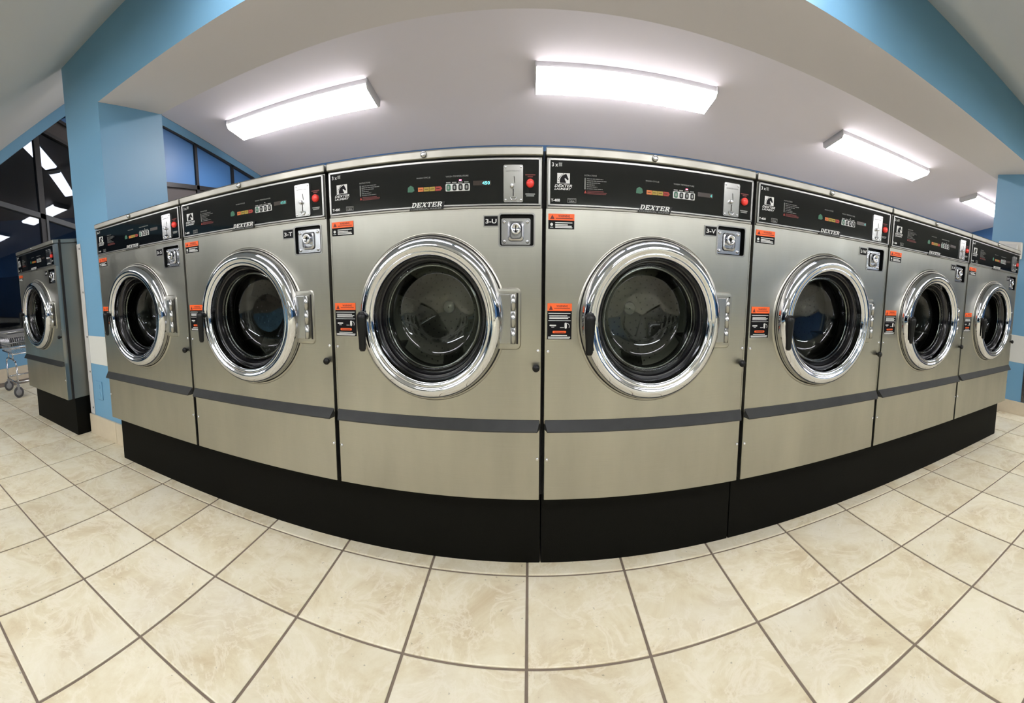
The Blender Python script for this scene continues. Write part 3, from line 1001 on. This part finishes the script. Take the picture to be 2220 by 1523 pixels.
    for z, w in ((1.0535, 0.052), (1.0480, 0.038), (1.0440, 0.05), (1.0400, 0.052)):
        s_.rect(x0 + 0.021, x0 + 0.021 + w, zz(z) - 0.0012, zz(z) + 0.0012, -0.0017)
    s_.disc(x0 + 0.010, zz(1.0485), 0.0045, -0.0017, 8)
    s_.rect(x0 + 0.005, x0 + 0.015, zz(1.0395), zz(1.0415), -0.0017)
    P('wl5', 'small_print', s_, 'white_print', 'wlab')
    x0, x1 = 0.013, 0.089
    P('stk', 'instruction_sticker', MB().prism([(x0, zz(0.718)), (x1, zz(0.718)), (x1, zz(0.8235)), (x0, zz(0.8235))], -0.0012, 0.0002), 'black_print')
    P('st1', 'orange_header', MB().rect(x0, x1, zz(0.8015), zz(0.8235), -0.0016), 'orange_print', 'stk')
    P('st2', 'warning_symbol', MB().flat([(x0 + 0.005, zz(0.8045)), (x0 + 0.017, zz(0.8045)), (x0 + 0.011, zz(0.8180))], -0.0019), 'maroon_print', 'stk')
    P('st3', 'lettering', text_mesh('lettering', 'WARNING', x0 + 0.028, x1 - 0.013, zz(0.8155), 0.006, -0.0019, 'maroon_print', bold=0.02), None, 'stk')
    P('st4', 'small_print', MB().rect(x0 + 0.021, x1 - 0.006, zz(0.8080), zz(0.8098), -0.0019), 'maroon_print', 'stk')
    s_ = MB()
    for z, xa, xb in ((.7945, .003, .072), (.7875, .006, .062), (.7835, .006, .070), (.7795, .006, .065), (.7295, .012, .062), (.7245, .003, .072), (.7210, .003, .070)):
        s_.rect(x0 + xa, x0 + xb, zz(z) - 0.0011, zz(z) + 0.0011, -0.0017)
    s_.rect(x0 + 0.003, x0 + 0.073, zz(0.7725), zz(0.7737), -0.0017)
    s_.flat(MB().rrect_pts(x0 + 0.007, x0 + 0.028, zz(0.7570), zz(0.7610), 0.0018, 2), -0.0017)
    s_.flat(MB().rrect_pts(x0 + 0.054, x0 + 0.061, zz(0.7500), zz(0.7675), 0.0028, 2), -0.0017)
    s_.rect(x0 + 0.013, x0 + 0.022, zz(0.7530), zz(0.7545), -0.0017)
    s_.rect(x0 + 0.040, x0 + 0.052, zz(0.7520), zz(0.7535), -0.0017)
    s_.lathe([(0.0072, -0.0017), (0.0088, -0.0017)], x0 + 0.061, zz(0.7570), 10, False, -0.6, 1.5)
    P('st5', 'small_print', s_, 'white_print', 'stk')
    P('st6', 'orange_bar', MB().flat(MB().rrect_pts(x0 + 0.017, x0 + 0.059, zz(0.7360), zz(0.7430), 0.002, 2), -0.0017), 'orange_print', 'stk')
    P('st7', 'small_print', MB().rect(x0 + 0.022, x0 + 0.054, zz(0.7385), zz(0.7405), -0.0020), 'maroon_print', 'stk')
    # front screws and latch knob
    for i, (x, z) in enumerate(((0.0165, 0.681), (0.685, 0.683), (0.0165, 0.350), (0.685, 0.352))):
        P('fs%d' % i, 'screw', MB().dome(x, zz(z), 0.0048, 0.004, 0.0, 12), 'chrome')
    P('knob', 'latch_knob', MB().lathe([(0.006, 0.0), (0.006, -0.010), (0.0105, -0.012), (0.0115, -0.020), (0.009, -0.026), (0.0001, -0.027)], 0.679, zz(0.6355), 18), 'black_plastic')
    # pressed dish round the door, with the hinge bump
    dish = MB().lathe([(0.243, 0.0), (0.240, -0.0035), (0.228, -0.004), (0.205, 0.0035)], UC, ZC, 72)
    P('dish', 'door_surround', dish, 'brushed_steel')
    P('gapring', 'door_shadow_line', MB().lathe([(0.2365, -0.0042), (0.2335, -0.0046), (0.2300, -0.003)], UC, ZC, 72), 'dark_gap', 'dish')  # dark ring standing for the shadow line round the door
    hb = MB()
    prev = None
    for (g_, y) in ((0.0, 0.0), (0.003, -0.0045), (0.010, -0.005)):
        pts = MB().rrect_pts(0.535, 0.632 - g_, zz(0.686) + g_, zz(0.868) - g_, 0.016 - g_ * 0.6, 5)
        ring = [(x, y, z) for x, z in pts]
        if prev:
            m_ = len(ring)
            hb.add(prev + ring, [(i, (i + 1) % m_, m_ + (i + 1) % m_, m_ + i) for i in range(m_)], True)
        prev = ring
    hb.add(prev, [list(range(len(prev)))])
    P('bump', 'hinge_mount', hb, 'brushed_steel')
    # door: chrome ring
    ring = [(0.205, 0.004), (0.226, 0.0), (0.2305, -0.006), (0.2315, -0.020), (0.2285, -0.033), (0.2215, -0.044), (0.2110, -0.0505), (0.2010, -0.0520),
            (0.1965, -0.0490), (0.1945, -0.0465), (0.1900, -0.0480), (0.1845, -0.0470), (0.1800, -0.0425), (0.1765, -0.034), (0.1750, -0.020), (0.1735, -0.004), (0.1700, 0.006)]
    P('door', 'door', MB().lathe(ring, UC, ZC, 96), 'chrome')
    P('gasket', 'gasket', MB().lathe([(0.1735, -0.006), (0.1700, -0.010), (0.1660, -0.006), (0.1620, 0.016), (0.1560, 0.030), (0.1540, 0.060), (0.160, 0.090)], UC, ZC, 72), 'polished_black', 'door')
    gl = [(0.1600, 0.012), (0.1530, 0.008), (0.1490, 0.012), (0.1475, 0.030), (0.1440, 0.070), (0.1370, 0.098), (0.1200, 0.108), (0.0700, 0.112), (0.0001, 0.113)]
    P('glass', 'glass', MB().lathe(gl, UC, ZC, 72), 'door_glass', 'door')
    P('bezel', 'glass_rim', MB().lathe([(0.1545, 0.028), (0.1510, 0.024), (0.1480, 0.028), (0.1490, 0.036)], UC, ZC, 72), 'chrome', 'door')
    hx0, hx1 = 0.575, 0.612
    hz0, hz1 = zz(0.706), zz(0.851)
    P('hleaf', 'hinge_leaf', MB().bbox(0.552, hx1, -0.020, -0.005, hz0, hz1, 0.003), 'satin_metal', 'door')
    hl = MB()
    for k in range(3):
        a_ = hz0 + (hz1 - hz0) * k / 3 + 0.001
        b_ = hz0 + (hz1 - hz0) * (k + 1) / 3 - 0.001
        hl.tube((hx1 - 0.004, -0.018, a_), (hx1 - 0.004, -0.018, b_), 0.0085, 12)
    P('hbar', 'hinge_barrel', hl, 'satin_metal', 'door')
    P('hgap', 'hinge_gap', MB().box(hx1 + 0.005, hx1 + 0.011, -0.0062, -0.004, hz0 - 0.002, hz1 + 0.002), 'dark_gap', 'door')
    # handle: stem out of the ring and a hanging lever
    hu = 0.137
    hz = zz(0.787)
    hm = MB().lathe([(0.014, -0.030), (0.0125, -0.052), (0.0125, -0.074), (0.010, -0.078), (0.0001, -0.078)], hu + 0.004, hz, 18)
    lv = []
    prof = [(0.016, 0.013, 0.000), (0.0165, 0.014, -0.010), (0.0155, 0.012, -0.035), (0.0125, 0.010, -0.065), (0.0115, 0.009, -0.090), (0.0115, 0.009, -0.098), (0.008, 0.006, -0.105)]
    ringn = 14
    lead = [(0.009, 0.007, 0.010)]
    allp = lead + prof
    for (w, d_, dz) in allp:
        lv.append([(hu + w * math.cos(2 * math.pi * i / ringn), -0.068 + d_ * math.sin(2 * math.pi * i / ringn), hz + 0.006 + dz) for i in range(ringn)])
    vs = [p for r_ in lv for p in r_]
    fs = [(k * ringn + i, k * ringn + (i + 1) % ringn, (k + 1) * ringn + (i + 1) % ringn, (k + 1) * ringn + i) for k in range(len(lv) - 1) for i in range(ringn)]
    fs += [list(range(ringn))[::-1], list(range((len(lv) - 1) * ringn, len(lv) * ringn))]
    hm.add(vs, fs, True)
    P('handle', 'handle', hm, 'black_plastic', 'door')
    # drum
    YD = 0.318
    P('drum', 'drum', MB().lathe([(0.155, 0.088), (0.225, 0.100), (0.262, 0.115), (0.265, YD - 0.01), (0.255, YD), (0.12, YD + 0.006), (0.0001, YD + 0.006)], UC, ZC, 64), 'drum_steel')
    P('tub', 'tub_ring', MB().lathe([(0.168, 0.005), (0.172, 0.06), (0.170, 0.090), (0.156, 0.0905)], UC, ZC, 64), 'black_rubber')
    for k in range(3):
        a_ = math.radians(95 + 120 * k)
        c_, s__ = math.cos(a_), math.sin(a_)
        ribp = []
        for (t_, r_, yy) in ((-0.028, 0.262, 0.118), (0, 0.205, 0.118), (0.028, 0.262, 0.118), (-0.028, 0.262, YD), (0, 0.205, YD), (0.028, 0.262, YD)):
            ribp.append((UC + r_ * c_ - t_ * s__, yy, ZC + r_ * s__ + t_ * c_))
        P('rib%d' % k, 'drum_rib', MB().add(ribp, [(0, 1, 4, 3), (1, 2, 5, 4), (0, 2, 1), (3, 4, 5), (0, 3, 5, 2)]), 'drum_steel', 'drum')
    spk = MB()
    for k in range(3):
        a_ = math.radians(35 + 120 * k)
        c_, s__ = math.cos(a_), math.sin(a_)
        q = [(0.02, 0.016), (0.235, 0.050), (0.235, -0.050), (0.02, -0.016)]
        spk.add([(UC + r_ * c_ - t_ * s__, YD - 0.002, ZC + r_ * s__ + t_ * c_) for r_, t_ in q], [(0, 1, 2, 3)])
    P('spk', 'drum_spokes', spk, 'drum_steel', 'drum')
    hl = MB()
    for ri, rr in enumerate((0.05, 0.075, 0.10, 0.125, 0.15, 0.175, 0.20)):
        nn = int(2 * math.pi * rr / 0.024)
        for i in range(nn):
            an = 2 * math.pi * i / nn + ri * 0.2
            hl.disc(UC + rr * math.cos(an), ZC + rr * math.sin(an), 0.0032, YD - 0.0028, 6)
    P('perf', 'drum_holes', hl, 'drum_dark', 'drum')
    P('spin', 'spindle_cap', MB().lathe([(0.0225, YD), (0.0225, YD - 0.010), (0.019, YD - 0.014), (0.0001, YD - 0.014)], UC, ZC + 0.002, 28), 'spindle_metal', 'drum')
    P('spinh', 'spindle_hole', MB().disc(UC, ZC + 0.002, 0.0022, YD - 0.0146, 8), 'dark_gap', 'drum')


def dexter_mesh(x0, x1, z0, z1, y):
    """bold slanted slab-serif capitals of the name plate"""
    G = {
        'D': [[(0, 0), (.62, 0), (.86, .14), (1, .40), (1, .62), (.88, .86), (.66, 1), (0, 1), (0, .88), (.12, .88), (.12, .12), (0, .12)],
              'hole', [(.36, .14), (.56, .14), (.70, .28), (.74, .52), (.68, .76), (.54, .86), (.36, .86)]],
        'E': [[(0, 0), (1, 0), (1, .32), (.86, .32), (.78, .14), (.38, .14), (.38, .44), (.62, .44), (.62, .34), (.74, .34), (.74, .68), (.62, .68), (.62, .57), (.38, .57), (.38, .86), (.76, .86), (.84, .70), (.98, .70), (.98, 1), (0, 1), (0, .88), (.12, .88), (.12, .12), (0, .12)]],
        'X': [[(0, 0), (.36, 0), (.36, .12), (.30, .12), (.48, .38), (.64, .12), (.58, .12), (.58, 0), (1.04, 0), (1.04, .12), (.94, .12), (.66, .52), (.90, .88), (1.0, .88), (1.0, 1), (.66, 1), (.66, .88), (.72, .88), (.56, .64), (.42, .88), (.48, .88), (.48, 1), (.04, 1), (.04, .88), (.14, .88), (.40, .50), (.12, .12), (0, .12)]],
        'T': [[(.26, 0), (.76, 0), (.76, .12), (.64, .12), (.64, .86), (.80, .86), (.88, .66), (1.02, .66), (1.0, 1), (.02, 1), (0, .66), (.14, .66), (.22, .86), (.38, .86), (.38, .12), (.26, .12)]],
        'R': [[(0, 0), (.50, 0), (.50, .12), (.38, .12), (.38, .42), (.50, .42), (.70, .10), (.80, 0), (1.06, 0), (1.06, .12), (.98, .13), (.76, .46), (.94, .58), (.96, .80), (.82, .95), (.62, 1), (0, 1), (0, .88), (.12, .88), (.12, .12), (0, .12)],
              'hole', [(.38, .54), (.56, .54), (.68, .64), (.68, .78), (.56, .87), (.38, .87)]],
    }
    mb = MB()
    word = 'DEXTER'
    n = len(word)
    sh = 0.32 * (z1 - z0)
    w = (x1 - x0 - sh) / (n * 1.0)
    for i, ch in enumerate(word):
        bm = bmesh.new()
        es = []
        for lp in G[ch]:
            if lp == 'hole':
                continue
            pts = [(x0 + (i + 0.90 * p) * w + sh * q, y, z0 + q * (z1 - z0)) for p, q in lp]
            vs = [bm.verts.new(p) for p in pts]
            es += [bm.edges.new((vs[k], vs[(k + 1) % len(vs)])) for k in range(len(vs))]
        bmesh.ops.triangle_fill(bm, edges=es, use_beauty=False, use_dissolve=False)
        mb.take(bm)
    return mb.mesh('lettering', 'white_print')


build_washer_meshes()


def washer(x, label, tag, digits=None, lit=True, dim=False):
    root = bpy.data.objects.new('washing_machine', None)
    COL.objects.link(root)
    root.location = (x, D, 0)
    root['label'], root['category'], root['group'] = label, 'washing machine', 'stainless front-load washers in the row'
    obs = {}
    for key, (name, me, parent, lab) in PARTS.items():
        obs[key] = put(name, me, obs[parent] if parent else root, label=lab)
    put('lettering', text_mesh('lettering', tag, 0.523, 0.5565, zz(1.0565), 0.0125, -0.0037, 'white_print', bold=0.02), obs['tag'])
    z = zz(1.1625)
    if digits:
        x1 = 0.5365
        x0 = x1 - 0.0075 * len(digits) + (0.0 if len(digits) > 1 else 0.001)
        put('display_digits', text_mesh('display_digits', digits, x0, x1, z, 0.0085, -0.0050, 'digit_dim' if dim else 'digit_cyan'), obs['panel'])
    if lit:
        put('indicator_led', MB().rect(0.4435, 0.4505, zz(1.1708), zz(1.1742), -0.0052).mesh('indicator_led', 'led_red'), obs['panel'])
    else:
        put('indicator_led', MB().rect(0.4455, 0.4485, zz(1.1715), zz(1.1735), -0.0052).mesh('indicator_led', 'white_print'), obs['panel'])
    return root


XS = 0.0436 - 3 * 0.7
washer(-3.285, 'dark steel washer standing apart, left of the blue pillar', '3-R', None, False)
W = [('S', 'stainless washer tagged 3-S, first in the row beside the blue pillar', None, False, False),
     ('T', 'stainless washer tagged 3-T, display reading 450, second in the row', '450', False, True),
     ('U', 'stainless washer tagged 3-U with bright 450 display, left of centre', '450', True, False),
     ('V', 'stainless washer tagged 3-V with display reading 4, right of centre', '4', True, True),
     ('W', 'stainless washer tagged 3-W, fifth in the row', '4', False, True),
     ('X', 'stainless washer tagged 3-X, second last in the row', None, False, False),
     ('Y', 'stainless washer at the right end of the row by the pillar', None, False, False)]
for k, (ch, lab, dg_, lit, dim) in enumerate(W):
    washer(XS + 0.7 * k, lab, '3-' + ch, dg_, lit, dim)

# plinths
pl = bpy.data.objects.new('plinth', None)
COL.objects.link(pl)
pl.location = (XS, D + 0.06, 0)
pl['label'], pl['category'] = 'long black plinth under the row of seven washers', 'plinth'
for k, (a, b) in enumerate(((0, 3), (3, 4), (4, 7))):
    put('plinth_panel', MB().bbox(a * 0.7 + 0.002 + (0.0 if k else 0.005), b * 0.7 - 0.002, 0, 0.60, 0.0, 0.2385, 0.002).mesh('plinth_panel', 'black_plinth'), pl)
put('plinth', MB().bbox(-3.275, -2.60, D + 0.06, D + 0.66, 0.0, 0.2385, 0.002).mesh('plinth', 'black_plinth'),
    label='short black plinth under the single washer left of the pillar', cat='plinth')


# ------------------------------------------------------------------ laundry carts at the far left
def cart(loc, rz, label):
    r = bpy.data.objects.new('laundry_cart', None)
    COL.objects.link(r)
    r.location, r.rotation_euler = loc, (0, 0, rz)
    r['label'], r['category'], r['group'] = label, 'laundry cart', 'wire laundry carts by the window'
    L_, Wd = 0.62, 0.46
    zb, zt = 0.40, 0.565
    rimm = MB()
    for z, rr, e in ((zt, 0.007, 0.0), (zb + 0.06, 0.004, 0.015), (zb, 0.006, 0.03)):
        c = [(-L_ / 2 + e, -Wd / 2 + e, z), (L_ / 2 - e, -Wd / 2 + e, z), (L_ / 2 - e, Wd / 2 - e, z), (-L_ / 2 + e, Wd / 2 - e, z)]
        rimm.path(c + c[:1], rr, 8)
    put('basket_rim', rimm.mesh('basket_rim', 'cart_chrome'), r)
    wires = MB()
    for i in range(25):
        x = -L_ / 2 + 0.03 + i * (L_ - 0.06) / 24
        for s in (-1, 1):
            wires.tube((x, s * Wd / 2, zt), (x * 0.96, s * (Wd / 2 - 0.03), zb), 0.0016, 5)
        wires.tube((x * 0.96, -Wd / 2 + 0.03, zb), (x * 0.96, Wd / 2 - 0.03, zb), 0.0016, 5)
    for i in range(19):
        y = -Wd / 2 + 0.03 + i * (Wd - 0.06) / 18
        for s in (-1, 1):
            wires.tube((s * L_ / 2, y, zt), (s * (L_ / 2 - 0.03), y * 0.94, zb), 0.0016, 5)
    put('basket_wires', wires.mesh('basket_wires', 'cart_chrome'), r, kind='stuff')
    put('bumper', MB().box(-L_ / 2 - 0.012, L_ / 2 + 0.012, -Wd / 2 - 0.012, -Wd / 2 - 0.006, zt - 0.012, zt + 0.022)
        .box(-L_ / 2 - 0.012, L_ / 2 + 0.012, Wd / 2 + 0.006, Wd / 2 + 0.012, zt - 0.012, zt + 0.022)
        .box(-L_ / 2 - 0.012, -L_ / 2 - 0.006, -Wd / 2, Wd / 2, zt - 0.012, zt + 0.022)
        .box(L_ / 2 + 0.006, L_ / 2 + 0.012, -Wd / 2, Wd / 2, zt - 0.012, zt + 0.022).mesh('bumper', 'wheel_grey'), r)
    fr = MB()
    for s in (-1, 1):
        x = s * (L_ / 2 - 0.06)
        fr.path([(x, -Wd / 2 + 0.04, 0.125), (x, -Wd / 2 + 0.04, 0.29), (x, -Wd / 2 + 0.07, 0.325), (x, -Wd / 2 + 0.16, 0.335), (x, Wd / 2 - 0.16, 0.335), (x, Wd / 2 - 0.07, 0.325), (x, Wd / 2 - 0.04, 0.29), (x, Wd / 2 - 0.04, 0.125)], 0.009, 8)
        fr.tube((x, -Wd / 2 + 0.04, 0.125), (x, Wd / 2 - 0.04, 0.125), 0.008)
        fr.tube((x, -0.08, 0.33), (x, -0.08, zb), 0.008)
        fr.tube((x, 0.08, 0.33), (x, 0.08, zb), 0.008)
        fr.tube((-L_ / 2 + 0.06, s * (Wd / 2 - 0.04), 0.14), (L_ / 2 - 0.06, s * (Wd / 2 - 0.04), 0.14), 0.008)
    put('frame', fr.mesh('frame', 'cart_chrome'), r)
    for sx in (-1, 1):
        for sy in (-1, 1):
            x, y = sx * (L_ / 2 - 0.06), sy * (Wd / 2 - 0.04)
            whl = MB().lathe([(0.0001, -0.012), (0.038, -0.012), (0.050, -0.009), (0.050, 0.009), (0.038, 0.012), (0.0001, 0.012)], 0, 0, 24)
            w_ = put('caster', whl.mesh('caster', 'cart_wheel'), r, (x, y, 0.050), rot=(0, 0, 0.5 * sx + 0.35))
            put('hub', MB().lathe([(0.030, -0.0125), (0.030, -0.014), (0.0001, -0.014)], 0, 0, 18).lathe([(0.030, 0.0125), (0.030, 0.014), (0.0001, 0.014)], 0, 0, 18).mesh('hub', 'wheel_grey'), w_)
            put('fork', MB().box(-0.012, 0.012, -0.019, -0.015, 0.0, 0.062).box(-0.012, 0.012, 0.015, 0.019, 0.0, 0.062).box(-0.014, 0.014, -0.019, 0.019, 0.056, 0.064).box(-0.008, 0.008, -0.008, 0.008, 0.06, 0.08).mesh('fork', 'wheel_grey'), w_)
    return r


cart((-4.143, 1.736, 0), math.radians(85), 'chrome wire laundry cart on casters at the left edge')
wp = bpy.data.objects.new('cart_post', None)
COL.objects.link(wp)
wp.location = (-4.62, 1.30, 0)
wp['label'], wp['category'] = 'white plastic box on a thin post at the left edge', 'post'
put('post', MB().tube((0, 0, 0.02), (0, 0, 0.72), 0.011, 12).mesh('post', 'white_metal'), wp)
put('foot', MB().lathe([(0.0001, 0), (0.09, 0), (0.09, 0.01), (0.02, 0.022), (0.0001, 0.022)], 0, 0, 24).mesh('foot', 'white_metal'), wp, rot=(math.pi / 2, 0, 0))
bxm = MB()
v = [(-0.10, -0.05, 0.70), (0.16, -0.05, 0.70), (0.16, 0.05, 0.70), (-0.10, 0.05, 0.70), (-0.09, -0.04, 0.82), (0.135, -0.04, 0.82), (0.135, 0.04, 0.82), (-0.09, 0.04, 0.82)]
bxm.add(v, [(0, 3, 2, 1), (4, 5, 6, 7), (0, 1, 5, 4), (1, 2, 6, 5), (2, 3, 7, 6), (3, 0, 4, 7)])
put('box', bxm.mesh('box', 'white_metal'), wp)


# ------------------------------------------------------------------ dryers across the aisle (seen only as reflections)
def dryer_meshes():
    body = MB().bbox(-0.39, 0.39, 0.0, 0.62, 0.02, 1.58, 0.004).mesh('cabinet', 'dryer_white')
    ring = MB().lathe([(0.27, 0.62), (0.265, 0.645), (0.235, 0.655), (0.225, 0.64)], 0, 0, 40).mesh('door_ring', 'satin_metal')
    glass = MB().lathe([(0.228, 0.642), (0.15, 0.648), (0.0001, 0.65)], 0, 0, 40).mesh('door_glass', 'dryer_glass')
    bar_ = MB().bbox(-0.37, 0.37, 0.621, 0.632, 0.795, 0.865, 0.003).mesh('control_strip', 'black_plastic')
    return body, ring, glass, bar_


db, dr, dgl, dba = dryer_meshes()
for k in range(9):
    r = bpy.data.objects.new('tumble_dryer', None)
    COL.objects.link(r)
    r.location = (-3.9 + 0.8 * k, YF + 0.01, 0)
    r['label'], r['category'], r['group'] = 'stacked pale dryer across the aisle, %s from the window wall' % ORD[k], 'dryer', 'dryers across the aisle'
    put('cabinet', db, r)
    put('control_strip', dba, r)
    for z in (0.42, 1.20):
        d_ = put('door_ring', dr, r, (0, 0, z))
        put('door_glass', dgl, d_)
